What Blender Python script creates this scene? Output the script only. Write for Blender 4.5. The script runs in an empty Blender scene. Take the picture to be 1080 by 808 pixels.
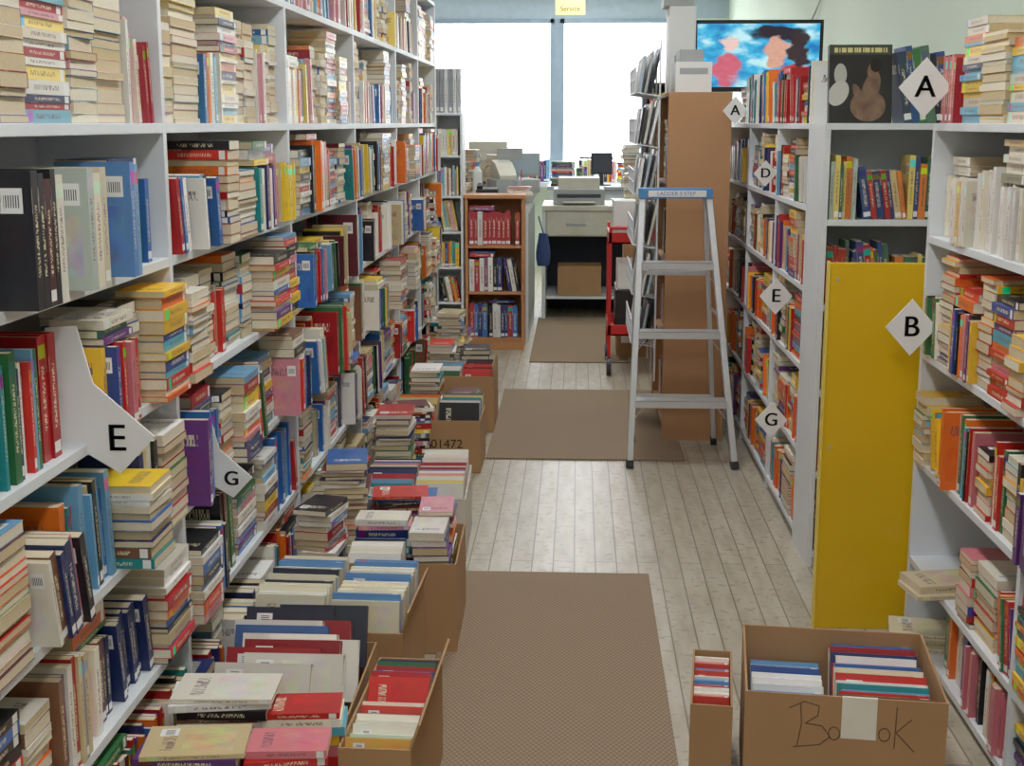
import bpy, math, random
from mathutils import Matrix, Vector
R = random.Random(11)
T = lambda x,y,z: Matrix.Translation((x,y,z))
def RZ(a): return Matrix.Rotation(math.radians(a),4,'Z')
def RX(a): return Matrix.Rotation(math.radians(a),4,'X')
def RY(a): return Matrix.Rotation(math.radians(a),4,'Y')
I4 = Matrix.Identity(4)
def lin(r,g,b):
    f=lambda c:((c/255)/12.92 if c/255<=0.04045 else ((c/255+0.055)/1.055)**2.4)
    return (f(r),f(g),f(b))
sc = bpy.context.scene
sc.view_settings.view_transform='Standard'
sc.view_settings.exposure=0.30
sc.view_settings.gamma=1.08

# ---------------------------------------------------------------- materials
def newmat(name):
    m=bpy.data.materials.new(name); m.use_nodes=True
    nt=m.node_tree; b=nt.nodes['Principled BSDF']; return m,nt,b
def sock(nt,s,v):
    if isinstance(v,bpy.types.NodeSocket): nt.links.new(v,s)
    elif isinstance(v,(tuple,list)): s.default_value=(v[0],v[1],v[2],1.0)
    else: s.default_value=v
def MA(nt,op,a,b=0.0):
    n=nt.nodes.new('ShaderNodeMath'); n.operation=op
    sock(nt,n.inputs[0],a); sock(nt,n.inputs[1],b); return n.outputs[0]
def MIX(nt,f,a,b,mode='MIX'):
    n=nt.nodes.new('ShaderNodeMixRGB'); n.blend_type=mode
    sock(nt,n.inputs[0],f); sock(nt,n.inputs[1],a); sock(nt,n.inputs[2],b); return n.outputs[0]
def RNG(nt,x,a,b): return MA(nt,'MULTIPLY',MA(nt,'GREATER_THAN',x,a),MA(nt,'LESS_THAN',x,b))
def COMB(nt,x,y,z=0.0):
    n=nt.nodes.new('ShaderNodeCombineXYZ')
    sock(nt,n.inputs[0],x);sock(nt,n.inputs[1],y);sock(nt,n.inputs[2],z); return n.outputs[0]
def NOISE(nt,vec,scale,detail=2.0):
    n=nt.nodes.new('ShaderNodeTexNoise'); 
    if vec is not None: nt.links.new(vec,n.inputs['Vector'])
    n.inputs['Scale'].default_value=scale; n.inputs['Detail'].default_value=detail; return n
def mat(name,rgb,rough=0.6,var=0.08,scale=12,metal=0.0,bump=0.0):
    m,nt,b=newmat(name); c=lin(*rgb)
    tc=nt.nodes.new('ShaderNodeTexCoord')
    n=NOISE(nt,tc.outputs['Object'],scale,3)
    dark=tuple(x*(1-var*2) for x in c); lite=tuple(min(1,x*(1+var)) for x in c)
    nt.links.new(MIX(nt,n.outputs[0],dark,lite),b.inputs['Base Color'])
    b.inputs['Roughness'].default_value=rough; b.inputs['Metallic'].default_value=metal
    return m
def emat(name,rgb,st):
    m,nt,b=newmat(name); c=lin(*rgb)
    b.inputs['Base Color'].default_value=(*c,1)
    b.inputs['Emission Color'].default_value=(*c,1); b.inputs['Emission Strength'].default_value=st
    return m

M_white=mat('shelf_paint_white',(226,231,236),0.45,0.04,5)
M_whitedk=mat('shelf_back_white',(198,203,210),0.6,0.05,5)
M_wall=mat('wall_paint_mint',(216,230,212),0.8,0.03,2)
M_wallw=mat('wall_paint_cream',(228,230,224),0.8,0.03,2)
M_ceil=mat('ceiling_paint',(228,228,225),0.9,0.03,2)
M_card=mat('cardboard',(176,136,94),0.8,0.07,6)
M_cardw=mat('cardboard_pale',(212,206,194),0.8,0.06,6)
M_cardin=mat('cardboard_inside',(156,120,82),0.85,0.07,6)
M_brown=mat('hardboard_brown',(184,136,94),0.6,0.06,4)
M_yel=mat('paint_yellow',(226,182,16),0.28,0.05,3)
M_yeledge=mat('paint_yellow_edge',(238,214,92),0.4,0.05,3)
M_alu=mat('aluminium',(210,213,217),0.35,0.05,20,0.5)
M_blue=mat('plastic_blue',(80,140,200),0.4)
M_black=mat('plastic_black',(32,32,36),0.4)
M_dark=mat('dark_void',(58,62,74),0.7)
M_red=mat('paint_red',(208,40,40),0.35)
M_wood=mat('oak_veneer',(200,138,90),0.45,0.12,8)
M_grey=mat('plastic_grey',(172,175,176),0.5)
M_beige=mat('metal_beige',(212,208,192),0.5)
M_paper=mat('paper_white',(238,239,238),0.8,0.03,6)
M_ink=mat('ink_black',(25,25,25),0.7)
M_pencil=mat('marker_faded',(98,74,54),0.8)
M_frame=mat('window_frame_grey',(140,160,176),0.5)
M_header=mat('header_grey_blue',(176,192,204),0.7)
M_facade=mat('facade_pale',(228,228,230),0.9,0.03,0.6)
M_facpink=mat('facade_pink',(222,208,206),0.9,0.03,1)
M_facwin=mat('facade_window',(205,212,220),0.6,0.03,1)
M_asph=mat('street_grey',(190,190,194),0.9)
M_signy=mat('sign_yellow',(240,225,150),0.6)
M_tape=mat('packing_tape',(235,230,215),0.3)
M_bluebag=mat('cloth_navy',(50,70,120),0.9)
M_lamp=emat('fluorescent_tube',(248,249,248),16.0)

def floor_mat():
    m,nt,b=newmat('floor_painted_planks')
    tc=nt.nodes.new('ShaderNodeTexCoord'); sp=nt.nodes.new('ShaderNodeSeparateXYZ')
    nt.links.new(tc.outputs['Object'],sp.inputs[0])
    v=COMB(nt,sp.outputs[1],sp.outputs[0])
    br=nt.nodes.new('ShaderNodeTexBrick'); nt.links.new(v,br.inputs['Vector'])
    br.inputs['Scale'].default_value=1; br.inputs['Brick Width'].default_value=3.1; br.inputs['Row Height'].default_value=0.078
    br.inputs['Mortar Size'].default_value=0.0026; br.inputs['Mortar Smooth'].default_value=0.1
    br.inputs['Color1'].default_value=(*lin(198,190,174),1); br.inputs['Color2'].default_value=(*lin(180,171,154),1)
    br.inputs['Mortar'].default_value=(*lin(112,102,88),1)
    v2=COMB(nt,MA(nt,'MULTIPLY',sp.outputs[0],9.0),MA(nt,'MULTIPLY',sp.outputs[1],1.8))
    n=NOISE(nt,v2,2.4,8)
    cr=nt.nodes.new('ShaderNodeValToRGB'); nt.links.new(n.outputs[0],cr.inputs[0])
    cr.color_ramp.elements[0].position=0.33; cr.color_ramp.elements[0].color=(0.70,0.65,0.57,1)
    cr.color_ramp.elements[1].position=0.6; cr.color_ramp.elements[1].color=(1,1,1,1)
    n3=NOISE(nt,tc.outputs['Object'],30,5); n4=NOISE(nt,tc.outputs['Object'],1.6,3)
    c=MIX(nt,0.8,br.outputs[0],cr.outputs[0],'MULTIPLY')
    c=MIX(nt,MA(nt,'MULTIPLY',MA(nt,'GREATER_THAN',n3.outputs[0],0.60),.55),c,lin(134,122,104))
    c=MIX(nt,MA(nt,'MULTIPLY',n4.outputs[0],.4),c,lin(160,150,132))
    nt.links.new(c,b.inputs['Base Color'])
    b.inputs['Roughness'].default_value=0.34
    bp=nt.nodes.new('ShaderNodeBump'); bp.inputs['Strength'].default_value=0.3; bp.inputs['Distance'].default_value=0.002
    bp.invert=True
    nt.links.new(br.outputs[1],bp.inputs['Height']); nt.links.new(bp.outputs[0],b.inputs['Normal'])
    return m
def rug_mat():
    m,nt,b=newmat('rug_ribbed_taupe')
    tc=nt.nodes.new('ShaderNodeTexCoord'); sp=nt.nodes.new('ShaderNodeSeparateXYZ')
    nt.links.new(tc.outputs['Object'],sp.inputs[0])
    sx=MA(nt,'SINE',MA(nt,'MULTIPLY',sp.outputs[0],420.0)); sy=MA(nt,'SINE',MA(nt,'MULTIPLY',sp.outputs[1],260.0))
    h=MA(nt,'MULTIPLY_ADD',MA(nt,'MULTIPLY',sx,sy),0.5); h.node.inputs[2].default_value=0.5
    n=NOISE(nt,tc.outputs['Object'],5,4)
    c=MIX(nt,h,lin(124,102,82),lin(164,142,116))
    nt.links.new(MIX(nt,MA(nt,'MULTIPLY',n.outputs[0],.25),c,lin(140,122,102)),b.inputs['Base Color'])
    b.inputs['Roughness'].default_value=0.95
    bp=nt.nodes.new('ShaderNodeBump'); bp.inputs['Strength'].default_value=0.5; bp.inputs['Distance'].default_value=0.004
    nt.links.new(h,bp.inputs['Height']); nt.links.new(bp.outputs[0],b.inputs['Normal'])
    return m
def book_mats():
    m,nt,b=newmat('book_cover')
    at=nt.nodes.new('ShaderNodeAttribute'); at.attribute_name='bcol'
    uv=nt.nodes.new('ShaderNodeUVMap'); sp=nt.nodes.new('ShaderNodeSeparateXYZ'); nt.links.new(uv.outputs[0],sp.inputs[0])
    u,v=sp.outputs[0],sp.outputs[1]; rnd=at.outputs['Alpha']; r50=MA(nt,'MULTIPLY',rnd,50.0)
    lum=nt.nodes.new('ShaderNodeRGBToBW'); nt.links.new(at.outputs['Color'],lum.inputs[0])
    isl=MA(nt,'GREATER_THAN',lum.outputs[0],0.25)
    tcol=MIX(nt,isl,lin(235,228,200),lin(110,80,90))
    art=NOISE(nt,COMB(nt,u,v,r50),3.2,4)
    artm=MA(nt,'MULTIPLY',RNG(nt,v,0.12,0.62),RNG(nt,u,0.10,0.90))
    artc=MIX(nt,0.8,at.outputs['Color'],art.outputs[1],'OVERLAY')
    c=MIX(nt,artm,at.outputs['Color'],artc)
    tn=NOISE(nt,COMB(nt,MA(nt,'MULTIPLY',u,40.0),MA(nt,'FLOOR',MA(nt,'MULTIPLY',v,18.0)),r50),1.0,0)
    tm=MA(nt,'MULTIPLY',MA(nt,'GREATER_THAN',tn.outputs[0],0.5),MA(nt,'MULTIPLY',RNG(nt,u,0.16,0.82),RNG(nt,v,0.70,0.83)))
    tm=MA(nt,'MULTIPLY',tm,.8)
    c=MIX(nt,tm,c,tcol)
    stk=MA(nt,'MULTIPLY',MA(nt,'MULTIPLY',RNG(nt,u,0.66,0.90),RNG(nt,v,0.70,0.88)),MA(nt,'GREATER_THAN',rnd,0.45))
    bars=MA(nt,'MULTIPLY',MA(nt,'MULTIPLY',RNG(nt,v,0.74,0.83),RNG(nt,u,0.69,0.87)),MA(nt,'GREATER_THAN',MA(nt,'SINE',MA(nt,'MULTIPLY',u,230.0)),0.1))
    c=MIX(nt,stk,c,MIX(nt,bars,lin(240,240,240),lin(70,70,70)))
    nt.links.new(c,b.inputs['Base Color']); b.inputs['Roughness'].default_value=0.35
    m2,nt,b=newmat('book_spine')
    at=nt.nodes.new('ShaderNodeAttribute'); at.attribute_name='bcol'
    uv=nt.nodes.new('ShaderNodeUVMap'); sp=nt.nodes.new('ShaderNodeSeparateXYZ'); nt.links.new(uv.outputs[0],sp.inputs[0])
    u,v=sp.outputs[0],sp.outputs[1]; rnd=at.outputs['Alpha']; r50=MA(nt,'MULTIPLY',rnd,50.0)
    lum=nt.nodes.new('ShaderNodeRGBToBW'); nt.links.new(at.outputs['Color'],lum.inputs[0])
    isl=MA(nt,'GREATER_THAN',lum.outputs[0],0.25)
    tcol=MIX(nt,isl,lin(240,228,190),lin(120,80,90))
    tn=NOISE(nt,COMB(nt,MA(nt,'MULTIPLY',v,70.0),MA(nt,'FLOOR',MA(nt,'MULTIPLY',u,4.0)),r50),1.0,0)
    tm=MA(nt,'MULTIPLY',MA(nt,'GREATER_THAN',tn.outputs[0],0.5),MA(nt,'MULTIPLY',RNG(nt,u,0.3,0.7),RNG(nt,v,0.24,0.76)))
    tm=MA(nt,'MULTIPLY',tm,.75)
    band=MA(nt,'MULTIPLY',RNG(nt,v,0.82,0.93),MA(nt,'GREATER_THAN',rnd,0.5))
    band2=MA(nt,'MULTIPLY',RNG(nt,v,0.04,0.13),MA(nt,'LESS_THAN',rnd,0.6))
    hs=nt.nodes.new('ShaderNodeHueSaturation'); nt.links.new(at.outputs['Color'],hs.inputs['Color']); 
    nt.links.new(rnd,hs.inputs['Hue']); hs.inputs['Value'].default_value=1.1; hs.inputs['Saturation'].default_value=1.1
    c=MIX(nt,tm,at.outputs['Color'],tcol); c=MIX(nt,band,c,hs.outputs[0]); c=MIX(nt,band2,c,lin(238,238,235))
    nt.links.new(c,b.inputs['Base Color']); b.inputs['Roughness'].default_value=0.35
    m3,nt,b=newmat('book_pages')
    at=nt.nodes.new('ShaderNodeAttribute'); at.attribute_name='bcol'
    tc=nt.nodes.new('ShaderNodeTexCoord'); n=NOISE(nt,tc.outputs['Object'],180,2)
    c=MIX(nt,at.outputs['Alpha'],lin(210,188,146),lin(242,234,214))
    nt.links.new(MIX(nt,0.2,c,n.outputs[0],'MULTIPLY'),b.inputs['Base Color']); b.inputs['Roughness'].default_value=0.9
    return [m,m2,m3]
M_floor=floor_mat(); M_rug=rug_mat(); BM=book_mats()

# ---------------------------------------------------------------- mesh builder
class MB:
    def __init__(s): s.v=[];s.f=[];s.m=[];s.c=[]
    def box(s,M,lo,hi,m=0,c=(1,1,1,1),ms=None):
        b=len(s.v)
        for k in (0,1):
            for j in (0,1):
                for i in (0,1):
                    p=M@Vector(((lo[0],hi[0])[i],(lo[1],hi[1])[j],(lo[2],hi[2])[k])); s.v.append((p.x,p.y,p.z)); s.c.extend(c)
        for n,q in enumerate(((0,1,5,4),(3,2,6,7),(2,0,4,6),(1,3,7,5),(4,5,7,6),(2,3,1,0))):
            s.f.append(tuple(b+x for x in q)); s.m.append(ms[n] if ms else m)
    def cyl(s,M,r,h,m=0,seg=20,r2=None,c=(1,1,1,1)):
        r2=r if r2 is None else r2; b=len(s.v)
        for k,rr in ((0,r),(h,r2)):
            for i in range(seg):
                a=2*math.pi*i/seg; p=M@Vector((rr*math.cos(a),rr*math.sin(a),k)); s.v.append(tuple(p)); s.c.extend(c)
        for i in range(seg):
            j=(i+1)%seg; s.f.append((b+i,b+j,b+seg+j,b+seg+i)); s.m.append(m)
        s.f.append(tuple(b+seg-1-i for i in range(seg))); s.m.append(m)
        s.f.append(tuple(b+seg+i for i in range(seg))); s.m.append(m)
    def beam(s,p1,p2,w,d,m=0):
        p1=Vector(p1);p2=Vector(p2); z=(p2-p1); L=z.length; z.normalize()
        y=Vector((0,1,0)) if abs(z.y)<0.9 else Vector((0,0,1))
        x=y.cross(z).normalized(); y=z.cross(x)
        M=Matrix(((x.x,y.x,z.x,p1.x),(x.y,y.y,z.y,p1.y),(x.z,y.z,z.z,p1.z),(0,0,0,1)))
        s.box(M,(-w/2,-d/2,0),(w/2,d/2,L),m)
    def rod(s,p1,p2,r,m=0,seg=8):
        p1=Vector(p1);p2=Vector(p2); d=p2-p1
        M=Matrix.Translation(p1)@d.to_track_quat('Z','Y').to_matrix().to_4x4(); s.cyl(M,r,d.length,m,seg)
    def prism(s,M,pts,th,m=0):
        b=len(s.v);n=len(pts)
        for y in (0,th):
            for (x,z) in pts:
                s.v.append(tuple(M@Vector((x,y,z)))); s.c.extend((1,1,1,1))
        s.f.append(tuple(b+i for i in range(n))); s.m.append(m)
        s.f.append(tuple(b+n+n-1-i for i in range(n))); s.m.append(m)
        for i in range(n):
            j=(i+1)%n; s.f.append((b+j,b+i,b+n+i,b+n+j)); s.m.append(m)
    def build(s,name,mats,bevel=0,parent=None):
        xs=[p[0] for p in s.v];ys=[p[1] for p in s.v];zs=[p[2] for p in s.v]
        o=Vector(((min(xs)+max(xs))/2,(min(ys)+max(ys))/2,min(zs)))
        me=bpy.data.meshes.new(name); me.from_pydata([(p[0]-o.x,p[1]-o.y,p[2]-o.z) for p in s.v],[],s.f)
        for m in mats: me.materials.append(m)
        me.polygons.foreach_set('material_index',s.m)
        at=me.attributes.new('bcol','FLOAT_COLOR','POINT'); at.data.foreach_set('color',s.c)
        uv=me.uv_layers.new(name='UVMap'); d=[]
        for f in s.f: d.extend((0,0,1,0,1,1,0,1) if len(f)==4 else (0,0)*len(f))
        uv.data.foreach_set('uv',d); me.update()
        ob=bpy.data.objects.new(name,me); sc.collection.objects.link(ob)
        if parent: ob.parent=parent; ob.location=o-parent.location
        else: ob.location=o
        if bevel:
            bv=ob.modifiers.new('bevel','BEVEL'); bv.width=bevel; bv.segments=2; bv.limit_method='ANGLE'
        return ob
def text(body,size,loc,rot,m,parent,name='letter'):
    cu=bpy.data.curves.new(name,'FONT'); cu.body=body; cu.size=size; cu.align_x='CENTER'; cu.align_y='CENTER'
    cu.extrude=0.0004; cu.materials.append(m)
    ob=bpy.data.objects.new(name,cu); sc.collection.objects.link(ob)
    ob.parent=parent; ob.location=Vector(loc)-parent.location; ob.rotation_euler=[math.radians(a) for a in rot]; return ob

# ---------------------------------------------------------------- books
PAL=[((236,230,216),14),((248,246,242),10),((24,24,30),11),((28,44,98),8),((46,102,178),8),((110,168,208),6),((172,26,32),8),((214,46,38),7),
     ((234,112,30),6),((242,202,48),6),((46,110,62),5),((24,130,134),5),((104,54,132),3),((218,140,155),3),((122,80,55),4),((140,140,144),3),((204,186,140),6),((90,24,36),3)]
PAST=[((236,222,202),6),((222,160,168),6),((238,235,226),7),((176,146,190),3),((170,48,62),4),((50,50,92),3),((242,216,120),4),((130,184,202),3),((50,104,155),3),((235,140,80),2)]
WARM=[((196,38,34),7),((234,108,34),7),((242,190,50),7),((244,236,216),5),((46,70,146),5),((92,46,116),3),((80,170,192),3),((26,26,32),4),((214,120,130),2),((200,180,135),2),((50,120,75),2)]
def pick(p):
    t=sum(w for _,w in p); r=R.random()*t
    for c,w in p:
        r-=w
        if r<=0: break
    c=lin(*c); k=R.uniform(0.85,1.1)
    return (min(1,c[0]*k),min(1,c[1]*k),min(1,c[2]*k),R.random())
def book(bb,M,t,d,h,c,hard=False):
    ct=0.003 if hard else 0.0012; ins=0.004 if hard else 0.0006
    bb.box(M,(0,0,0),(ct,d,h),0,c); bb.box(M,(t-ct,0,0),(t,d,h),0,c)
    bb.box(M,(ct,0,0),(t-ct,ct,h),0,c,ms=(1,0,0,0,0,0))
    bb.box(M,(ct,ct,ins),(t-ct,d-ins,h-ins),2,c)
LAY=Matrix(((0,0,-1,0),(0,1,0,0),(1,0,0,0),(0,0,0,1)))
UP=Matrix(((0,0,-1,0),(1,0,0,0),(0,-1,0,0),(0,0,0,1)))
def dims(kind):
    if kind==0: return R.uniform(.012,.030),.108,R.uniform(.166,.182)
    if kind==1: return R.uniform(.009,.026),R.uniform(.13,.148),R.uniform(.185,.225)
    return R.uniform(.02,.038),R.uniform(.15,.165),R.uniform(.225,.245)
def fill(bb,M,L,avail,pst=0.25,pal=PAL,out=0.05,inn=0.03,kinds=(0,1,2,1)):
    s=0.006
    while s<L-0.03:
        r=R.random(); k=R.choice(kinds); y0=R.uniform(-out,inn)
        if r<pst:
            if k==2 and R.random()<.6:k=0
            t,d,h=dims(k); alongx=R.random()<.5
            w=h if alongx else d
            if s+w>L-0.004: pass
            else:
                z=0.0; top=avail*R.uniform(.6,.98); flipg=R.random()<.25
                while True:
                    t,d2,h2=dims(k); d2=d;h2=h-R.uniform(0,.006)
                    if z+t>top: break
                    j=R.uniform(-.006,.006); c=pick(pal)
                    if alongx:
                        if flipg: B=T(s+w/2+j,y0+d/2+j,z)@RZ(180)@T(h2/2,-d2/2,0)@LAY
                        else: B=T(s+w/2+j,y0+d/2+j,z)@T(h2/2,-d2/2,0)@LAY
                    else:
                        # spine toward the camera end of the aisle or away from it
                        a=90 if R.random()<.5 else -90
                        B=T(s+w/2+j,y0+h/2+j,z)@RZ(a+R.uniform(-2,2))@T(h2/2,-d2/2,0)@LAY
                    book(bb,M@B,t,d2,h2,c,k==2); z+=t+.0004
                s+=w+R.uniform(.004,.015); continue
        n=R.randint(4,10); lean=R.random()<.3; a=R.uniform(4,13) if lean else R.uniform(-.3,.5)
        hm=0; s0=s; same=R.random()<.15; c0=pick(pal)
        t,d,h=dims(k); h=min(h,avail-.012)
        if lean: s+=h*math.sin(math.radians(a))
        done=False
        for i in range(n):
            t,d,h=dims(k); h=min(h,avail-.012)
            if s+t>L-.003: done=True; break
            c=c0 if same and R.random()<.8 else pick(pal)
            B=T(s,y0+R.uniform(-.012,.012),0)@RY(-a)
            book(bb,M@B,t,d,h,c,k==2); s+=(t+.0006)/math.cos(math.radians(a)); hm=max(hm,h)
        if not lean and s-s0>.17 and avail-hm>.025 and R.random()<.85:
            z=hm+.002
            while True:
                t,d,h=dims(0)
                if z+t>avail-.006 or s0+h+.01>L: break
                book(bb,M@T(s0+R.uniform(0,.01),y0+R.uniform(0,.02),z)@T(h,0,0)@LAY,t,d,h,pick(pal)); z+=t+.0005
                if R.random()<.25: break
        if done:
            break
        s+=R.uniform(0,.012) if R.random()<.8 else R.uniform(.02,.04)
def cluster(bb,M,s,specs,y0=0):
    for (t,d,h,rgb,hard) in specs:
        book(bb,M@T(s,y0,0),t,d,h,(*lin(*rgb),R.random()),hard); s+=t+.001
    return s
def uprow(bb,M,x0,x1,y0,y1,z0,kind=1,pal=PAL,a=10):
    y=y0
    while True:
        t,d,h=dims(kind); h=min(h,x1-x0-.004)
        if y+t+d*math.sin(math.radians(a))*.8>y1: break
        B=T(x1-.002-R.uniform(0,max(0.001,x1-x0-h-.004)),y,z0+.006+R.uniform(0,.015))@RX(-a)@T(0,0,d)@UP
        book(bb,M@B,t,d,h,pick(pal),kind==2); y+=(t+.001)/math.cos(math.radians(a))
def pile(bb,x,y,z,n,kind,rot=0,pal=PAL,M=I4,jit=7,zmax=9):
    for i in range(n):
        t,d,h=dims(kind)
        if z+t>zmax: break
        book(bb,M@T(x+R.uniform(-.01,.01),y+R.uniform(-.01,.01),z)@RZ(rot+R.uniform(-jit,jit))@T(h/2,-d/2,0)@LAY,t,d,h,pick(pal),kind==2); z+=t+.0005
    return z

# ---------------------------------------------------------------- room shell
def slab(name,lo,hi,m,bevel=0):
    b=MB(); b.box(I4,lo,hi); return b.build(name,[m],bevel)
XL,XR,YB,YF,ZC=-2.4,1.62,-2.5,15.0,3.0
slab('floor',(XL-.1,YB-.1,-.1),(XR+.1,YF+.15,0),M_floor)
slab('ceiling',(XL-.1,YB-.1,ZC),(XR+.1,YF+.15,ZC+.1),M_ceil)
slab('wall_left',(XL-.1,YB,0),(XL,YF,ZC),M_wallw)
slab('wall_right',(XR,YB,0),(XR+.1,YF,ZC),M_wall)
slab('wall_back',(XL-.1,YB-.1,0),(XR+.1,YB,ZC),M_wallw)
b=MB()
b.box(I4,(XL-.1,YF,0),(XR+.1,YF+.15,.95)); b.box(I4,(XL-.1,YF,.95),(-2.1,YF+.15,2.72)); b.box(I4,(1.05,YF,.95),(XR+.1,YF+.15,2.72))
b.box(I4,(XL-.1,YF,2.72),(XR+.1,YF+.15,3.0),1)
b.build('wall_front',[M_wall,M_header])
for i,(a,c) in enumerate(((-2.1,-.27),(-.21,1.05))):
    b=MB(); f=.045
    b.box(I4,(a,YF-.02,.95),(a+f,YF+.1,2.72)); b.box(I4,(c-f,YF-.02,.95),(c,YF+.1,2.72))
    b.box(I4,(a,YF-.02,.95),(c,YF+.1,.95+f)); b.box(I4,(a,YF-.02,2.72-f),(c,YF+.1,2.72))
    b.build('window_%d'%(i+1),[M_frame])
slab('trim_1',(-.27,YF-.03,.95),(-.21,YF+.1,2.72),M_frame)
slab('baseboard_right',(XR-.015,YB,0),(XR,YF,.12),M_white)
slab('baseboard_left',(XL,YB,0),(XL+.015,YF,.12),M_white)
b=MB(); b.box(I4,(-14,26,-.2),(14,27,5.0),0)
for i in range(-6,7):
    b.box(I4,(i*2.1-.6,25.93,.6),(i*2.1+.6,26,2.1),2); b.box(I4,(i*2.1-.6,25.93,2.9),(i*2.1+.6,26,4.1),2)
b.box(I4,(-14,25.9,2.3),(14,26,2.6),1); b.box(I4,(-4.5,25.85,.2),(-2.0,25.95,3.6),1)
b.build('building_across_street',[M_facade,M_facpink,M_facwin])
slab('street',(-14,YF+.15,-.25),(14,26,-.15),M_asph)

for i,(y) in enumerate((-1.2,1.0,3.2,5.6,8.2,11.2,13.7)):  # rearmost and frontmost are added: fill on book covers, lift for the header
    b=MB(); b.box(I4,(-.12-.05,y-.62,ZC-.06),(.22,y+.62,ZC-.001),0)
    b.box(I4,(-.12,y-.6,ZC-.075),(.17,y+.6,ZC-.061),1)
    b.build('ceiling_and_fill_light',[M_white,M_lamp])

for (x0,x1,y0,y1) in ((-.42,.268,2.2,4.58),(-.435,.53,6.24,7.94),(-.32,.36,8.9,11.0)):
    b=MB(); b.box(I4,(x0,y0,.0005),(x1,y1,.009)); b.build('floor_runner_rug',[M_rug],.003)

# ---------------------------------------------------------------- shelving
def shelf_unit(name,xf,xb,ups,zs,ztop,th=.022):
    b=MB(); x0,x1=min(xf,xb),max(xf,xb); y0,y1=ups[0],ups[-1]
    for y in ups: b.box(I4,(x0,y-.012,0),(x1,y+.012,ztop))
    for z in zs:
        for i in range(len(ups)-1):
            b.box(I4,(x0,ups[i]+.012,z-th),(x1,ups[i+1]-.012,z))
    bx=xb; s=1 if xb>xf else -1
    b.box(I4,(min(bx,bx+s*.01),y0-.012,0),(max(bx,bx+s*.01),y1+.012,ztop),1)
    for i in range(len(ups)-1):
        xx=xf+s*.02; b.box(I4,(min(xx,xx+s*.012),ups[i]+.012,0),(max(xx,xx+s*.012),ups[i+1]-.012,zs[0]-th))
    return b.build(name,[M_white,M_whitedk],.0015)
LF,LB=-.93,-1.22
ups=[.4,1.7,3.0,4.3,5.6,6.9,7.85,8.8]; zs=[.1,.4,.7,1.0,1.3,1.6,1.98,2.36]
shelf_unit('tall_bookshelf',LF,LB,ups,zs,2.36)
for bi in range(len(ups)-1):
    bb=MB(); y0=ups[bi]+.014; L=ups[bi+1]-ups[bi]-.028
    for zi,z in enumerate(zs[:-1]):
        avail=zs[zi+1]-.022-z
        M=T(LF,y0,z+.0005)@RZ(90)
        pst=.4; pal=PAL; out=.06; kd=(0,0,1,1,2)
        if z in (1.6,1.98): pst=.8 if bi<3 else .5; pal=PAST; out=.0; kd=(0,0,0,1)
        if z==.7: pst=.45; out=.08
        if z<=.4: pst=.45; out=.04
        if bi==1 and z==1.3:
            fill(bb,M,.36,avail,.2,pal,0.0)
            s=.38
            s=cluster(bb,M,s,[(.028,.15,.225,(30,30,36),True),(.022,.15,.22,(36,36,42),False),(.028,.15,.21,(70,30,36),True),(.02,.15,.225,(26,26,32),False),(.03,.14,.215,(225,220,205),False)],-.06)
            fill(bb,M@T(s,0,0),.13,avail,0,PAL,-.03,.05,(0,1)); s+=.14
            s=cluster(bb,M,s,[(.03,.15,.22,(180,190,182),True),(.035,.14,.21,(232,222,200),False),(.03,.15,.22,(205,195,168),True)],-.05)
            fill(bb,M@T(s,0,0),.11,avail,0,PAL,-.03,.05,(0,1)); s+=.12
            s=cluster(bb,M,s,[(.025,.15,.225,(88,135,195),True),(.02,.15,.22,(120,165,208),False)],-.055)
            fill(bb,M@T(s+.02,0,0),L-s-.025,avail,.3,pal,-.01)
            continue
        if bi==1 and z==1.0:
            fill(bb,M,.66,avail,.5,pal,0.0); fill(bb,M@T(.76,0,0),L-.765,avail,.5,WARM,.04); continue
        fill(bb,M,L,avail,pst,pal,out,.03,kd)
    bb.build('shelved_books',BM)
RF,RB=1.05,1.42
ups=[.8,2.0,3.05,4.05]; zs=[.05,.27,.59,.92,1.27,1.6]
shelf_unit('bookshelf',RF,RB,ups,zs,1.6)
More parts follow.
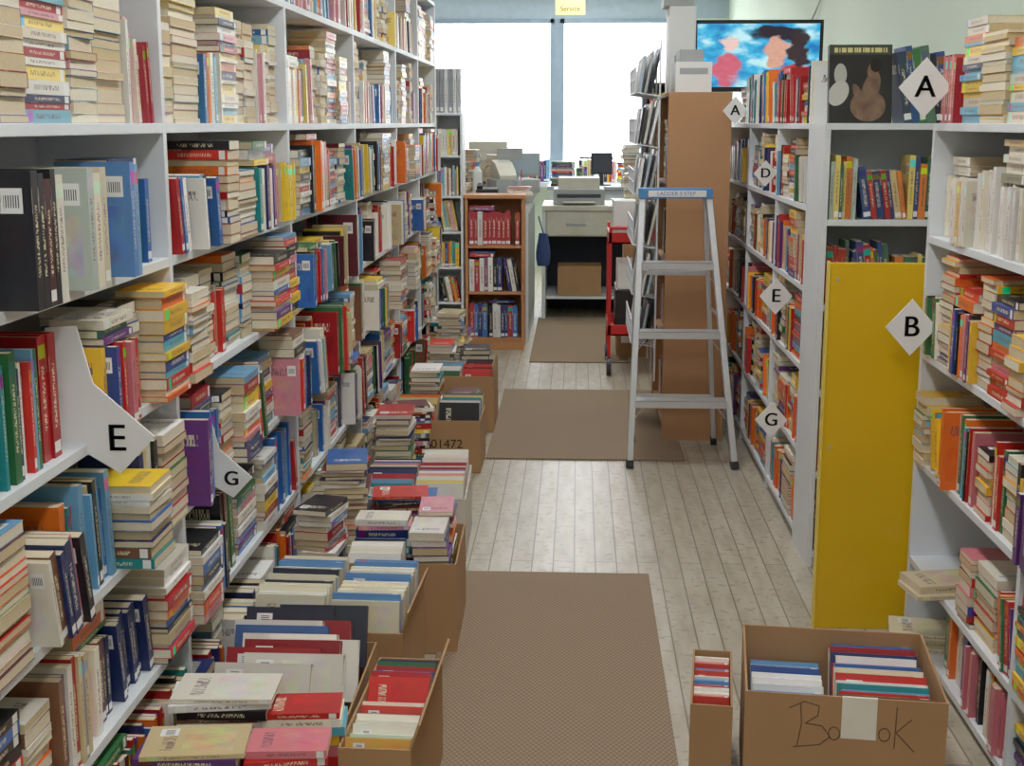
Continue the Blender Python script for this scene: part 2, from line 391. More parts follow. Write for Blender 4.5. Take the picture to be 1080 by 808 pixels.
for bi in range(len(ups)-1):
    bb=MB(); L=ups[bi+1]-ups[bi]-.028
    for zi,z in enumerate(zs):
        avail=(zs[zi+1]-.022-z) if zi<5 else .29
        M=T(RF,ups[bi+1]-.014,z+.0005)@RZ(-90)
        if zi==5 and bi==2:
            s=cluster(bb,M,.05,[(.02,.13,.19,(185,55,55),False),(.022,.13,.185,(205,85,85),False),(.02,.13,.19,(150,40,45),False),(.018,.13,.185,(190,65,70),False),(.022,.13,.19,(210,105,95),False),(.02,.13,.18,(175,45,55),False)],-.0)
            fill(bb,M@T(s+.03,0,0),L-s-.04,avail,1.0,[((110,180,205),4),((240,200,60),3),((225,120,50),2),((60,70,100),2),((220,205,180),3)],.0,.02,(0,1)); continue
        if zi==0 : avail=.19
        if zi==4 and bi==2:
            fill(bb,M,.2,avail,0.0,[((235,228,208),1)],-.03,.05,(0,)); fill(bb,M@T(.24,0,0),L-.25,avail,.5,[((240,232,210),4),((225,190,120),2),((235,230,225),3),((150,150,120),1)],0.0,.02,(0,1)); continue
        if zi==1 and bi==2:
            pile(bb,RF+.02,ups[3]-.33,z+.001,2,1,10,[((215,200,165),1)]); fill(bb,M@T(.5,0,0),L-.51,avail,.3,WARM,.0,.02,(0,0,1)); continue
        if zi==0 and bi==2:
            pile(bb,RF+.02,ups[3]-.2,z+.001,3,1,-8,[((205,190,150),1),((225,215,185),1)]); fill(bb,M@T(.34,0,0),L-.35,avail,.3,WARM,.0); continue
        fill(bb,M,L,avail,.5 if zi<5 else .8,WARM,.02,.02,(0,0,0,1))
    bb.build('shelved_books',BM)
SF,SB=.85,1.15
ups=[5.02,5.8,6.75,7.7]; zs=[.06,.38,.7,1.0,1.3,1.6]
shelf_unit('bookshelf',SF,SB,ups,zs,1.6)
for bi in range(3):
    bb=MB(); L=ups[bi+1]-ups[bi]-.028
    for zi,z in enumerate(zs):
        avail=(zs[zi+1]-.022-z) if zi<5 else .25
        if zi==5 and bi==2: L=.55
        M=T(SF,ups[bi+1]-.014-(.39 if (zi==5 and bi==2) else 0),z+.0005)@RZ(-90)
        fill(bb,M,L,avail,.35,WARM if zi<4 else PAL,.0,.02,(0,1,1,2) if zi==5 else (0,0,1))
    bb.build('shelved_books',BM)
b=MB(); x0,x1,y0,y1=.85,1.55,4.70,5.0
b.box(I4,(x0,y0,0),(x0+.02,y1,1.6)); b.box(I4,(x1-.02,y0,0),(x1,y1,1.6)); b.box(I4,(x0+.02,y1-.01,0),(x1-.02,y1,1.6),1)
ez=[.06,.36,.66,.97,1.27,1.6]
for z in ez: b.box(I4,(x0+.02,y0,z-.022),(x1-.02,y1-.01,z))
b.box(I4,(x0+.02,y0+.02,0),(x1-.02,y0+.03,.038))
b.build('bookcase',[M_white,M_whitedk],.0015)
bb=MB()
OLD=[((70,110,88),4),((165,52,46),4),((215,198,140),4),((58,78,128),4),((225,128,58),3),((112,84,58),3),((180,195,180),2),((238,214,115),2)]
for i,z in enumerate(ez[:-1]):
    av=ez[i+1]-.022-z
    fill(bb,T(x0+.022,y0+.02,z+.0005),x1-x0-.045,av,0.0,OLD,.0,.01,(1,1,0))
M=T(x0+.27,y0+.02,1.6005); s=.0
for (t,d,h,rgb) in ((.03,.17,.24,(55,70,90)),(.022,.17,.26,(45,85,140)),(.025,.16,.25,(65,125,65)),(.03,.17,.26,(90,125,100)),(.02,.15,.23,(40,40,50)),(.03,.16,.24,(60,80,150)),(.025,.15,.22,(225,220,205)),(.02,.14,.21,(185,95,55))):
    book(bb,M@T(s,0,0)@RY(-9),t,d,h,(*lin(*rgb),R.random()),True); s+=t*1.03
bb.build('shelved_books',BM)
def artbook():
    m,nt,bs=newmat('art_book_cover'); uv=nt.nodes.new('ShaderNodeUVMap'); sp=nt.nodes.new('ShaderNodeSeparateXYZ'); nt.links.new(uv.outputs[0],sp.inputs[0])
    u,v=sp.outputs[0],sp.outputs[1]
    def blob(cx,cy,rx,ry,sh=0.):
        uu=MA(nt,'SUBTRACT',MA(nt,'SUBTRACT',u,cx),MA(nt,'MULTIPLY',MA(nt,'SUBTRACT',v,cy),sh))
        a=MA(nt,'DIVIDE',uu,rx); c=MA(nt,'DIVIDE',MA(nt,'SUBTRACT',v,cy),ry)
        return MA(nt,'LESS_THAN',MA(nt,'ADD',MA(nt,'MULTIPLY',a,a),MA(nt,'MULTIPLY',c,c)),1.0)
    n=NOISE(nt,COMB(nt,u,v,2.),6,4)
    skin=MIX(nt,n.outputs[0],lin(60,42,36),lin(170,134,110)); 
    c=MIX(nt,RNG(nt,v,.87,1.1),lin(42,40,42),lin(70,78,62))
    c=MIX(nt,blob(.18,.62,.10,.14),c,lin(190,188,182)); c=MIX(nt,blob(.15,.38,.16,.16,.3),c,lin(205,202,196))
    c=MIX(nt,blob(.62,.22,.28,.2),c,skin); c=MIX(nt,blob(.66,.42,.14,.24,.3),c,skin); c=MIX(nt,blob(.5,.3,.08,.2,-.5),c,skin)
    c=MIX(nt,blob(.70,.68,.09,.12,.2),c,skin); c=MIX(nt,blob(.74,.74,.09,.09),c,lin(34,26,24))
    tn=NOISE(nt,COMB(nt,MA(nt,'MULTIPLY',u,30.0),3.,1.),1.0,0)
    c=MIX(nt,MA(nt,'MULTIPLY',MA(nt,'MULTIPLY',RNG(nt,v,.90,.96),RNG(nt,u,.08,.92)),MA(nt,'GREATER_THAN',tn.outputs[0],.45)),c,lin(225,215,150))
    nt.links.new(c,bs.inputs['Base Color']); bs.inputs['Roughness'].default_value=.3
    b=MB(); M=T(x0+.015,y0+.03,1.601)@RX(-10)
    b.box(M,(0,0,0),(.215,.003,.27),0); b.box(M,(.002,.003,.003),(.21,.028,.267),1); b.box(M,(0,.028,0),(.215,.031,.27),2); b.box(M,(0,.003,0),(.002,.028,.27),2)
    b.build('art_book',[m,M_paper,M_black])
artbook()
b=MB(); b.box(I4,(.775,4.10,0),(1.075,4.13,1.18),0); b.box(I4,(1.075,4.09,0),(1.10,4.14,1.18),1)
b.box(I4,(.770,4.095,0),(.7749,4.135,1.185),1)
b.cyl(T(.80,4.101,1.13)@RX(90),.006,.003,2,12); b.cyl(T(.80,4.101,.6)@RX(90),.006,.003,2,12)
b.build('yellow_board',[M_yel,M_yeledge,M_grey],.002)

# ---------------------------------------------------------------- section tags
def tag(x,y,z,r,letter,pts=None,fs=1.15):
    b=MB(); M=T(x,y,z)
    b.prism(M,pts or [(-r,0),(0,-r*1.12),(r,0),(0,r*1.12)],.004)
    o=b.build('section_tag',[M_paper])
    text(letter,r*fs,(x,y-.001,z),(90,0,0),M_ink,o,'letter')
    text(letter,r*fs,(x+.0015,y-.0012,z),(90,0,0),M_ink,o,'letter_bold')
    text(letter,r*fs,(x-.0015,y-.0012,z),(90,0,0),M_ink,o,'letter_bold')
EP=[(-.125,.213),(-.066,.217),(-.040,.107),(.073,.005),(.004,-.068),(-.066,-.025),(-.125,-.028)]
tag(-.872,2.42,1.01,.078,'E',EP,.95)
tag(-.865,3.2,.72,.055,'G',[(p[0]*.72,p[1]*.72) for p in EP],.95)
tag(.985,3.92,1.70,.075,'A'); tag(.985,3.92,1.01,.075,'B')
tag(.755,6.58,1.66,.06,'A'); tag(.80,5.78,1.39,.05,'D'); tag(.785,5.25,.93,.065,'E'); tag(.785,5.25,.43,.065,'G')

# ---------------------------------------------------------------- cartons
def carton(cx,cy,w,d,h,rot=0,m=M_card,flaps=(),label=None,lsz=.07,tape=False,z0=.0,scrawl=None):
    M=T(cx,cy,z0)@RZ(rot); b=MB(); t=.005
    b.box(M,(-w/2,-d/2,0),(w/2,d/2,.006),1)
    b.box(M,(-w/2,-d/2,.006),(w/2,-d/2+t,h)); b.box(M,(-w/2,d/2-t,.006),(w/2,d/2,h))
    b.box(M,(-w/2,-d/2+t,.006),(-w/2+t,d/2-t,h)); b.box(M,(w/2-t,-d/2+t,.006),(w/2,d/2-t,h))
    for fl,a in flaps:
        if fl=='r': b.box(M@T(w/2,0,h)@RY(a),(-t,-d/2+.004,0),(0,d/2-.004,.06))
        if fl=='l': b.box(M@T(-w/2,0,h)@RY(-a),(0,-d/2+.004,0),(t,d/2-.004,.06))
        if fl=='f': b.box(M@T(0,-d/2,h)@RX(a),(-w/2+.004,0,0),(w/2-.004,t,.06))
        if fl=='b': b.box(M@T(0,d/2,h)@RX(-a),(-w/2+.004,-t,0),(w/2-.004,0,.06))
    if tape:
        b.box(M,(-.008,-d/2-.0008,h-.10),(.07,-d/2,h),2)
        b.box(M,(-.008,-d/2,h),(.07,-d/2+t+.001,h+.0008),2)
    if scrawl:
        for st in scrawl:
            for p,q in zip(st,st[1:]): b.rod(M@Vector((p[0],-d/2-.0002,h+p[1])),M@Vector((q[0],-d/2-.0002,h+q[1])),.0013,3,6)
    o=b.build('cardboard_box',[m,M_cardin,M_tape,M_pencil])
    if label:
        p=M@Vector((w*.12,-d/2-.001,h*.55)); text(label,lsz,p,(90,0,rot),M_ink,o,'marking')
    return M
def px(l): return [((u-892)*.0021,-(v-735)*.0023) for u,v in l]
def ring(cx,cy,rx,ry): return px([(cx+rx*math.cos(a*.5236),cy+ry*math.sin(a*.5236)) for a in range(14)])
SCR=[px([(844,744),(846,765),(842,790)]),px([(832,750),(848,742),(864,746),(863,756),(850,765),(868,767),(877,778),(866,787),(838,791)]),
     ring(881,774,6,7),ring(934,772,6,7),px([(946,742),(945,786)]),px([(962,754),(946,769),(966,788)])]
bb=MB()
M=carton(.642,3.065,.45,.42,.32,-6,tape=True,scrawl=SCR)
uprow(bb,M,-.01,.205,-.19,.205,.15,1,PAL,20); uprow(bb,M,-.205,-.03,-.06,.2,.13,0,[((90,150,200),3),((60,90,160),3),((235,235,235),3),((200,60,60),1)],18)
pile(bb,-.115,-.125,.008,17,0,0,PAL,M,zmax=.17,jit=3)
M=carton(.345,3.12,.10,.34,.25,-6)
uprow(bb,M,-.045,.045,-.12,.15,.12,0,[((200,60,50),3),((70,140,200),3),((240,235,225),3)],14)
# left cartons
M=carton(-.42,2.90,.16,.5,.27,-2,flaps=(('r',20),))
uprow(bb,M,-.075,.075,-.24,.02,.15,0,[((240,235,220),4),((80,190,90),1),((60,60,70),1),((225,170,80),2),((215,70,60),1)],22)
uprow(bb,M,-.075,.075,.03,.24,.18,0,PAL,30)
M=carton(-.66,3.53,.42,.38,.26,-2,flaps=(('r',16),))
CR=[((240,232,205),6),((95,145,200),3),((247,246,242),3),((50,50,60),1)]
uprow(bb,M,-.2,-.005,-.18,.19,.20,1,CR,14); uprow(bb,M,.01,.2,-.18,.19,.19,1,CR,10)
M=carton(-.53,4.03,.34,.42,.29,1)
pile(bb,-.08,.09,.008,24,0,0,PAL,M,zmax=.36,jit=3); uprow(bb,M,-.165,.0,-.2,-.0,.2,0,PAL,16); pile(bb,.085,-.09,.008,26,0,92,[((120,75,155),2),((230,225,220),2),((45,55,100),1),((34,34,40),1)],M,zmax=.39,jit=3); pile(bb,.085,.1,.008,30,0,90,PAL,M,zmax=.42,jit=3)
M=carton(-.61,4.95,.40,.5,.24,2,m=M_cardw)
uprow(bb,M,-.19,.0,-.24,.24,.14,1,PAL,20); uprow(bb,M,.01,.19,-.24,.24,.15,1,PAST,14)
M=carton(-.645,6.15,.41,.36,.25,0,label='01472',lsz=.06)
uprow(bb,M,-.2,-.01,-.17,.17,.15,1,PAL,12); uprow(bb,M,.01,.2,-.17,.17,.17,1,PAL,12)
M=carton(-.61,7.0,.36,.4,.30,0,flaps=(('r',-4),))
uprow(bb,M,-.17,.0,-.19,.19,.17,1,PAL,12); uprow(bb,M,.01,.17,-.19,.19,.17,1,PAL,12)
M=carton(-.70,3.08,.36,.44,.25,0)
uprow(bb,M,-.17,.17,-.21,.22,.19,2,[((150,35,40),2),((40,44,60),3),((230,225,215),4),((120,110,100),2),((60,90,140),2)],24)
bb.build('boxed_books',BM)
bb=MB()
pile(bb,-.77,2.74,.001,34,1,5,zmax=.38,jit=4); pile(bb,-.60,2.56,.001,40,0,8,WARM,zmax=.34); pile(bb,-.79,2.54,.001,34,1,0,WARM,zmax=.34); pile(bb,-.605,2.75,.001,40,0,4,WARM,zmax=.33,jit=3)
pile(bb,-.79,3.98,.001,30,0,80,zmax=.45); pile(bb,-.78,4.36,.001,30,1,95,zmax=.5); pile(bb,-.60,4.45,.001,30,1,10,zmax=.36)
pile(bb,-.75,5.36,.001,30,1,90,zmax=.45); pile(bb,-.74,5.65,.001,30,1,10,zmax=.4); pile(bb,-.75,6.5,.001,30,1,90,zmax=.42); pile(bb,-.56,6.5,.001,30,1,90,zmax=.3)
pile(bb,-.76,7.4,.001,30,1,90,zmax=.4); pile(bb,-.58,7.5,.001,30,2,90,zmax=.36); pile(bb,-.74,7.75,.001,30,1,90,zmax=.52); pile(bb,-.74,8.2,.001,30,1,90,zmax=.36)
bb.build('book_piles',BM)

# ---------------------------------------------------------------- ladder
b=MB()
fl,fr=(.257,6.12),(.752,6.12); tl,tr=(.305,6.34),(.615,6.34); zt=1.27
def lp(side,z):
    a,t=(fl,tl) if side<0 else (fr,tr); k=z/zt
    return Vector((a[0]+(t[0]-a[0])*k,a[1]+(t[1]-a[1])*k,z))
for s in(-1,1):
    b.beam(lp(s,.02),lp(s,zt),.028,.065,0); b.beam(lp(s,0),lp(s,.035),.036,.075,2)
    rb=Vector((.285 if s<0 else .70,6.60,.0)); rt=lp(s,zt)+Vector((.012*-s,.045,0))
    b.beam(rb+Vector((0,0,.02)),rt,.022,.035,0); b.beam(rb,rb+(rt-rb)*.03,.03,.045,2)
    m1=lp(s,.72)+Vector((-s*.018,0,0)); m2=rb+(rt-rb)*.57; b.beam(m1,m2,.004,.018,0)
for z in (.32,.64,.96):
    l,r=lp(-1,z),lp(1,z); b.box(I4,(l.x+.008,l.y-.045,z-.035),(r.x-.008,l.y-.04,z)); b.box(I4,(l.x+.008,l.y-.045,z-.005),(r.x-.008,l.y+.05,z))
    b.box(I4,(l.x+.008,l.y+.045,z-.025),(r.x-.008,l.y+.05,z))
    b.beam((l.x+.01,l.y-.02,z-.09),(l.x+.07,l.y-.02,z-.01),.004,.015); b.beam((r.x-.01,l.y-.02,z-.09),(r.x-.07,l.y-.02,z-.01),.004,.015)
for k in (.2,.45,.7):
    zz=zt*k; y=6.60+(6.385-6.60)*k; xl=.285+(.317-.285)*k; xr=.70+(.603-.70)*k
    b.box(I4,(xl,y-.006,zz-.012),(xr,y+.006,zz+.012))
b.box(I4,(.288,6.285,zt-.015),(.632,6.425,zt+.03),1); b.box(I4,(.33,6.282,zt-.008),(.60,6.285,zt+.022),3)
o=b.build('step_ladder',[M_alu,M_blue,M_black,M_paper],.002)
text('LADDER 5 STEP',.026,(.46,6.281,zt+.007),(90,0,0),M_blue,o,'cap_label')

# ---------------------------------------------------------------- brown cabinet, racks
b=MB(); b.box(I4,(.44,6.67,0),(.75,6.69,1.75)); b.box(I4,(.44,7.58,0),(.75,7.6,1.75)); b.box(I4,(.73,6.69,0),(.75,7.58,1.75)); b.box(I4,(.44,6.69,1.73),(.73,7.58,1.75))
for z in (.08,.5,.9,1.3): b.box(I4,(.445,6.69,z-.02),(.73,7.58,z))
b.build('tall_cabinet',[M_brown],.002)
bb=MB()
for z in (.08,.5,.9,1.3): fill(bb,T(.47,7.57,z+.001)@RZ(-90),.86,.36,.2,PAL,-.01,.02)
bb.build('shelved_books',BM)
b=MB(); zs=[.5,.75,1.0,1.25,1.5,1.75]
for y in (6.72,7.05,7.4):
    b.rod((.40,y,.3),(.40,y,2.0),.005,0)
for z in zs:
    for k,dz in enumerate((0,.06,.12)):
        b.rod((.28,6.71,z+dz),(.28,7.42,z+dz),.0035,0)
    for y in [6.71+.0789*i for i in range(10)]:
        b.rod((.40,y,z-.02),(.28,y,z),.003,0,6); b.rod((.28,y,z),(.28,y,z+.12),.003,0,6)
    for j in range(4):
        for q in range(3):
            Mx=T(.295+q*.028,6.73+j*.17,z+.0)@RY(8+q*2)
            b.box(Mx,(0,0,0),(.012,.15,.18+q*.02),1+((j+q*2+int(z*4))%5))
b.build('magazine_rack',[M_white,M_paper,M_black,M_header,M_beige,M_grey])
b=MB(); b.box(I4,(.48,6.8,1.751),(.66,7.1,1.90),0); b.box(I4,(.50,6.82,1.901),(.62,7.05,1.96),1); b.box(I4,(.5,6.798,1.84),(.64,6.8,1.87),1)
b.build('storage_box',[M_paper,M_grey],.006)
b=MB(); b.box(I4,(.47,7.2,1.751),(.61,7.45,2.2),0); b.box(I4,(.50,7.19,1.85),(.60,7.2,1.95),1); b.box(I4,(.44,7.22,2.201),(.60,7.42,2.28),1)
b.build('file_box',[M_paper,M_grey],.006)

def tv():
    m,nt,bs=newmat('tv_picture'); uv=nt.nodes.new('ShaderNodeUVMap'); sp=nt.nodes.new('ShaderNodeSeparateXYZ'); nt.links.new(uv.outputs[0],sp.inputs[0])
    u,v=sp.outputs[0],sp.outputs[1]
    def blob(cx,cy,rx,ry):
        n=NOISE(nt,COMB(nt,u,v,cx*9),6,4); n2=NOISE(nt,COMB(nt,v,u,cx*5),6,4)
        uu=MA(nt,'ADD',u,MA(nt,'MULTIPLY',MA(nt,'SUBTRACT',n2.outputs[0],.5),.25)); vv=MA(nt,'ADD',v,MA(nt,'MULTIPLY',MA(nt,'SUBTRACT',n.outputs[0],.5),.35))
        a=MA(nt,'DIVIDE',MA(nt,'SUBTRACT',uu,cx),rx); c=MA(nt,'DIVIDE',MA(nt,'SUBTRACT',vv,cy),ry)
        r=MA(nt,'ADD',MA(nt,'MULTIPLY',a,a),MA(nt,'MULTIPLY',c,c))
        q=MA(nt,'MULTIPLY',MA(nt,'SUBTRACT',1.3,r),1.8); q.node.use_clamp=True
        return q
    n=NOISE(nt,COMB(nt,u,v),4,3); cr=nt.nodes.new('ShaderNodeValToRGB'); nt.links.new(n.outputs[0],cr.inputs[0])
    cr.color_ramp.elements[0].position=.35; cr.color_ramp.elements[0].color=(*lin(20,110,180),1)
    cr.color_ramp.elements[1].position=.62; cr.color_ramp.elements[1].color=(*lin(190,238,245),1)
    e=cr.color_ramp.elements.new(.5); e.color=(*lin(60,180,225),1)
    n5=NOISE(nt,COMB(nt,u,v,4.),14,4)
    c=MIX(nt,blob(.24,.3,.11,.25),cr.outputs[0],lin(205,95,115)); c=MIX(nt,blob(.27,.68,.06,.12),c,lin(235,200,190))
    c=MIX(nt,blob(.86,.15,.2,.2),c,lin(185,50,60)); c=MIX(nt,blob(.66,.85,.22,.13),c,lin(35,28,40)); c=MIX(nt,blob(.82,.6,.08,.3),c,lin(50,35,40))
    c=MIX(nt,blob(.66,.52,.10,.24),c,lin(214,160,138)); c=MIX(nt,.45,c,n5.outputs[0],'SOFT_LIGHT')
    nt.links.new(c,bs.inputs['Emission Color']); bs.inputs['Emission Strength'].default_value=.8; bs.inputs['Base Color'].default_value=(0,0,0,1)
    b=MB(); b.box(I4,(.62,7.48,1.77),(1.32,7.54,2.15),0); b.box(I4,(.64,7.474,1.795),(1.30,7.479,2.13),1)
    b.box(I4,(.95,7.49,1.62),(1.07,7.53,1.77),0); b.box(I4,(.88,7.40,1.601),(1.12,7.62,1.62),0)
    b.build('television',[M_black,m],.003)
tv()
cu=bpy.data.curves.new('wall_cable','CURVE'); cu.dimensions='3D'; cu.bevel_depth=.006; sp=cu.splines.new('BEZIER'); pts=[(1.6,8.7,2.98),(1.6,8.9,2.6),(1.6,9.4,2.35),(1.6,10.0,2.2)]
sp.bezier_points.add(3)
for p,q in zip(sp.bezier_points,pts): p.co=q; p.handle_left_type=p.handle_right_type='AUTO'
cu.materials.append(M_grey); ob=bpy.data.objects.new('wall_cable',cu); sc.collection.objects.link(ob)

# ---------------------------------------------------------------- back area
b=MB(); b.box(I4,(-1.0,9.35,0),(-.985,9.6,1.67)); b.box(I4,(-.82,9.35,0),(-.805,9.6,1.67)); b.box(I4,(-.985,9.59,0),(-.82,9.6,1.67))
rz=[.1,.35,.6,.85,1.1,1.38,1.67]
for z in rz: b.box(I4,(-.985,9.35,z-.015),(-.82,9.59,z))
b.build('narrow_book_rack',[M_white],.001)
bb=MB()
for i,z in enumerate(rz[:-1]): fill(bb,T(-.985,9.37,z+.001),.163,rz[i+1]-z-.02,0,PAST if i>2 else WARM,0,.01,(0,1))
for i in range(6): book(bb,T(-.99+i*.03,9.38,1.671),.024,.15,.3,(*lin(*R.choice([(190,195,200),(150,155,160),(225,225,225)])),.2),True)
bb.build('shelved_books',BM)
x0,x1,y0,y1=-.795,-.375,9.4,9.68
b=MB(); b.box(I4,(x0,y0,0),(x0+.02,y1,1.08)); b.box(I4,(x1-.02,y0,0),(x1,y1,1.08)); b.box(I4,(x0-.008,y0-.01,1.08),(x1+.01,y1,1.105)); b.box(I4,(x0+.02,y1-.01,0),(x1-.02,y1,1.08))
wz=[.09,.42,.75]
for z in wz: b.box(I4,(x0+.02,y0+.005,z-.02),(x1-.02,y1-.01,z))
b.box(I4,(x0+.02,y0+.01,0),(x1-.02,y0+.02,.07)); b.build('wooden_bookcase',[M_wood],.002)
bb=MB()
DK=[((150,90,140),2),((50,60,118),4),((190,60,70),4),((238,234,228),5),((65,120,190),4),((38,38,46),2),((120,180,200),2)]
for z in wz: fill(bb,T(x0+.022,y0+.012,z+.001),x1-x0-.045,.30,0,DK,0,.005,(2,2,2))
bb.build('shelved_books',BM)
b=MB(); b.box(I4,(-1.0,9.75,0),(-.36,11.2,1.04)); b.box(I4,(-1.02,9.73,1.04),(-.33,11.22,1.08),1); b.box(I4,(-.36,9.8,.1),(-.355,11.1,.95),1)
b.build('service_counter',[M_white,M_grey],.003)
b=MB(); x0,x1,y0,y1=-.29,.62,10.9,11.7
b.box(I4,(x0,y0,.90),(x1,y1,.94)); b.box(I4,(x0,y0+.02,0),(x0+.03,y1,.9),2); b.box(I4,(x1-.03,y0+.02,0),(x1,y1,.9),2)
b.box(I4,(x0+.03,y1-.02,0),(x1-.03,y1,.9),1); b.box(I4,(x0+.03,y0+.02,.69),(x1-.03,y0+.5,.9),0)
b.box(I4,(x0+.04,y0+.01,.70),(x0+.56,y0+.02,.89),0); b.box(I4,(x0+.2,y0,.78),(x0+.36,y0+.01,.80),3)
b.box(I4,(x0+.03,y0+.05,.17),(x1-.03,y1-.02,.19),2)
b.build('office_desk',[M_beige,M_dark,M_white,M_grey],.002)
carton(.02,11.12,.36,.3,.25,0,z0=.191)
b=MB(); b.box(I4,(-.20,11.0,.941),(.22,11.4,1.07),0); b.box(I4,(-.17,10.99,1.0),(.19,11.0,1.03),1); b.box(I4,(-.16,11.05,1.07),(.18,11.38,1.16),2); b.box(I4,(-.12,10.92,.96),(.14,11.0,.97),2)
b.build('printer',[M_grey,M_dark,M_beige],.008)
def monitor(x,y,z,w,h,scr,rot=0,name='computer_monitor',fr=None):
    b=MB(); M=T(x,y,z)@RZ(rot)
    b.box(M,(-w/2,-.02,.1),(w/2,.02,.1+h),0); b.box(M,(-w/2+.015,-.024,.115),(w/2-.015,-.02,.085+h),1); b.box(M,(-.02,-.01,.01),(.02,.01,.1),0); b.box(M,(-.09,-.07,0),(.09,.07,.012),0)
    b.build(name,[fr or M_black,scr],.003)
monitor(.22,12.6,1.031,.2,.2,M_dark,0)
monitor(-.43,10.95,1.081,.24,.18,M_header,20,fr=M_grey)
b=MB(); b.box(I4,(-.25,12.3,0),(.6,12.9,1.0)); b.box(I4,(-.28,12.27,1.0),(.63,12.93,1.03),1); b.build('display_counter',[M_white,M_grey],.003)
b=MB(); M=T(-.5,10.35,1.081)@RZ(15)
b.box(M,(-.17,-.18,0),(.17,.18,.1),0); b.prism(M@RZ(90),[(-.17,.1),(.15,.1),(.15,.24),(.02,.22),(-.17,.13)],.14,1) 
b.box(M,(-.1,.1,.24),(.1,.13,.33),0); b.build('cash_register',[M_grey,M_beige],.004)
b=MB(); M=T(-.66,9.92,1.081); b.box(M,(-.09,-.08,0),(.07,.1,.04)); b.box(M@RX(8),(-.085,-.03,.04),(-.045,.1,.07)); b.box(M,(-.02,-.05,.04),(.06,.07,.05),1); b.build('desk_telephone',[M_black,M_grey],.004)
bb=MB()
pile(bb,-.88,10.55,1.082,12,1,90,PAL); pile(bb,-.88,10.8,1.082,16,1,90,PAL,zmax=1.42); pile(bb,-.66,10.75,1.082,16,1,90,PAL,zmax=1.36)
pile(bb,-.88,9.92,1.082,5,1,90,PAST); pile(bb,-.43,9.86,1.082,3,0,5,PAST); pile(bb,-.9,10.2,1.082,9,0,90,PAL)
fill(bb,T(-.8,11.0,1.082),.28,.3,0,PAL,0,.01,(1,2))
fill(bb,T(-.25,12.35,1.032),.34,.24,.3,PAL,0,.01)
pile(bb,.47,11.3,.942,9,2,90,PAL); pile(bb,.49,12.5,1.032,12,2,90,PAL); pile(bb,.34,11.1,.942,3,0,90,PAST)
bb.build('counter_books',BM)
b=MB(); b.cyl(T(-.44,10.02,1.082),.035,.1,0,20); b.rod((-.44,10.01,1.16),(-.46,10.02,1.25),.004,1); b.rod((-.43,10.03,1.16),(-.42,10.04,1.26),.004,2); b.build('pencil_cup',[M_grey,M_blue,M_red])
b=MB(); b.cyl(T(-.76,10.12,1.082),.035,.16,0,20); b.cyl(T(-.76,10.12,1.242),.035,.04,0,20,r2=.013); b.cyl(T(-.76,10.12,1.282),.015,.03,1,16); b.build('spray_bottle',[M_paper,M_blue])
b=MB(); b.box(I4,(-.98,11.3,0),(-.5,11.7,1.3),0); b.box(I4,(-.92,11.32,1.301),(-.6,11.6,1.45),1)
for z in (.1,.5,.9): b.box(I4,(-.96,11.29,z),(-.52,11.3,z+.36),1); b.box(I4,(-.8,11.28,z+.2),(-.68,11.29,z+.22),2)
b.build('file_cabinet',[M_grey,M_beige,M_dark],.005)
b=MB(); b.box(I4,(.28,9.15,0),(.62,9.5,.3),0); b.box(I4,(.30,9.17,.301),(.6,9.48,.55),1); b.box(I4,(.32,9.2,.551),(.58,9.45,.8),0); b.box(I4,(.31,9.145,.1),(.45,9.15,.2),1); b.build('stacked_boxes',[M_card,M_paper],.003)
b=MB()
for i in range(5):
    b.cyl(T(-.262,10.25,.52+.05*i),.045+.012*math.sin(i*.9),.05,0,14,r2=.045+.012*math.sin((i+1)*.9))
b.rod((-.262,10.25,.77),(-.30,10.25,.9),.005); b.build('hanging_bag',[M_bluebag])
bb=MB()
fill(bb,T(-1.9,14.7,.97),1.6,.32,.3,PAL,0,.02,(1,2)); fill(bb,T(0,14.7,.97),.9,.32,.3,PAL,0,.02,(1,2)); bb.build('window_display_books',BM)
slab('trim_3',(-2.1,14.6,.92),(1.05,15.0,.968),M_white)
b=MB(); b.box(I4,(.56,11.9,0),(.60,12.2,1.95)); b.box(I4,(.95,11.9,0),(.99,12.2,1.95)); b.box(I4,(.6,12.18,0),(.95,12.2,1.95))
for z in (.1,.5,.9,1.3,1.6,1.93): b.box(I4,(.6,11.9,z),(.95,12.18,z+.02))
b.build('display_shelf',[M_dark],.002)
bb=MB()
for z in (.12,.52,.92,1.32,1.62): fill(bb,T(.61,11.92,z+.001),.33,.26,.2,PAL,0,.01)
bb.build('shelved_books',BM)
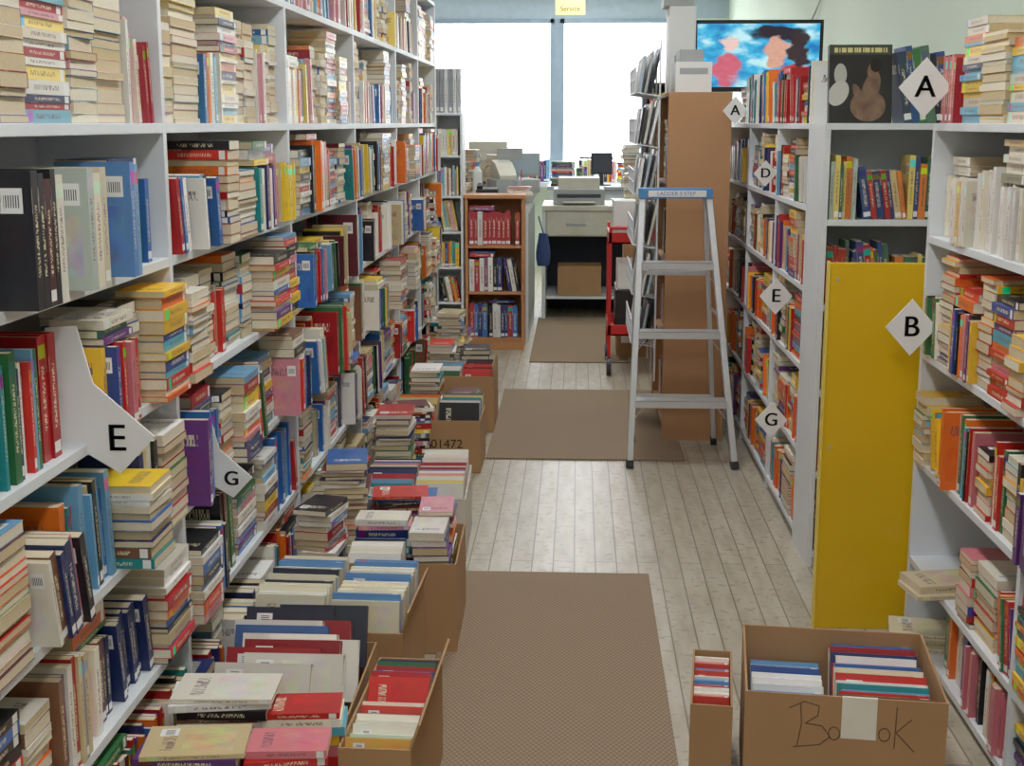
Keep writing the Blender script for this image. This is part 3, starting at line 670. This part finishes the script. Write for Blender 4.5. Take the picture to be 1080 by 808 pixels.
b=MB(); b.box(I4,(-.21,12.0,2.53),(.05,12.02,2.74),0); b.rod((-.16,12.01,2.74),(-.16,12.01,3.0),.004,1); b.rod((0,12.01,2.74),(0,12.01,3.0),.004,1)
o=b.build('hanging_sign',[M_signy,M_grey]); text('Service',.06,(-.08,11.998,2.58),(90,0,0),M_ink,o,'lettering')
# red utility cart
b=MB(); x0,x1,y0,y1=.2,.56,8.45,9.0
for x in (x0+.01,x1-.01):
    for y in (y0+.01,y1-.01):
        b.beam((x,y,.1),(x,y,.95),.02,.02,0)
        b.cyl(T(x-.014,y,.062)@RY(90),.062,.028,1,20); b.cyl(T(x-.016,y,.062)@RY(90),.022,.032,2,12); b.box(I4,(x-.02,y-.012,.06),(x+.02,y+.012,.12),2)
for z in (.26,.85):
    b.box(I4,(x0,y0,z),(x1,y1,z+.012)); 
    for q in ((x0,y0,x1,y0+.008),(x0,y1-.008,x1,y1),(x0,y0,x0+.008,y1),(x1-.008,y0,x1,y1)): b.box(I4,(q[0],q[1],z),(q[2],q[3],z+.07))
b.rod((x0+.01,y0,.95),(x1-.01,y0,.95),.011)
b.build('utility_cart',[M_red,M_black,M_grey],.002)
b=MB(); b.box(I4,(x0+.03,y0+.04,.863),(x0+.17,y0+.25,1.12),0); b.box(I4,(x0+.18,y0+.04,.863),(x1-.03,y0+.28,1.0),1); b.box(I4,(x0+.04,y0+.3,.863),(x1-.05,y1-.04,1.05),0); b.box(I4,(x0+.05,y0+.05,.273),(x1-.05,y1-.05,.55),1); b.box(I4,(x0+.06,y0+.06,.551),(x1-.12,y1-.1,.72),0)
b.build('cart_supplies',[M_paper,M_black],.006)

# ---------------------------------------------------------------- world, camera
w=bpy.data.worlds.new('World'); sc.world=w; w.use_nodes=True
bg=w.node_tree.nodes['Background']; bg.inputs[0].default_value=(.95,.98,1,1); bg.inputs[1].default_value=9.0
cam=bpy.data.cameras.new('Camera'); co=bpy.data.objects.new('Camera',cam); sc.collection.objects.link(co)
co.location=(0,0,1.6); co.rotation_euler=(math.radians(90-11.07),0,math.radians(2.81))
cam.sensor_width=36; cam.lens=1400/1080*36; cam.clip_start=.05
sc.camera=co
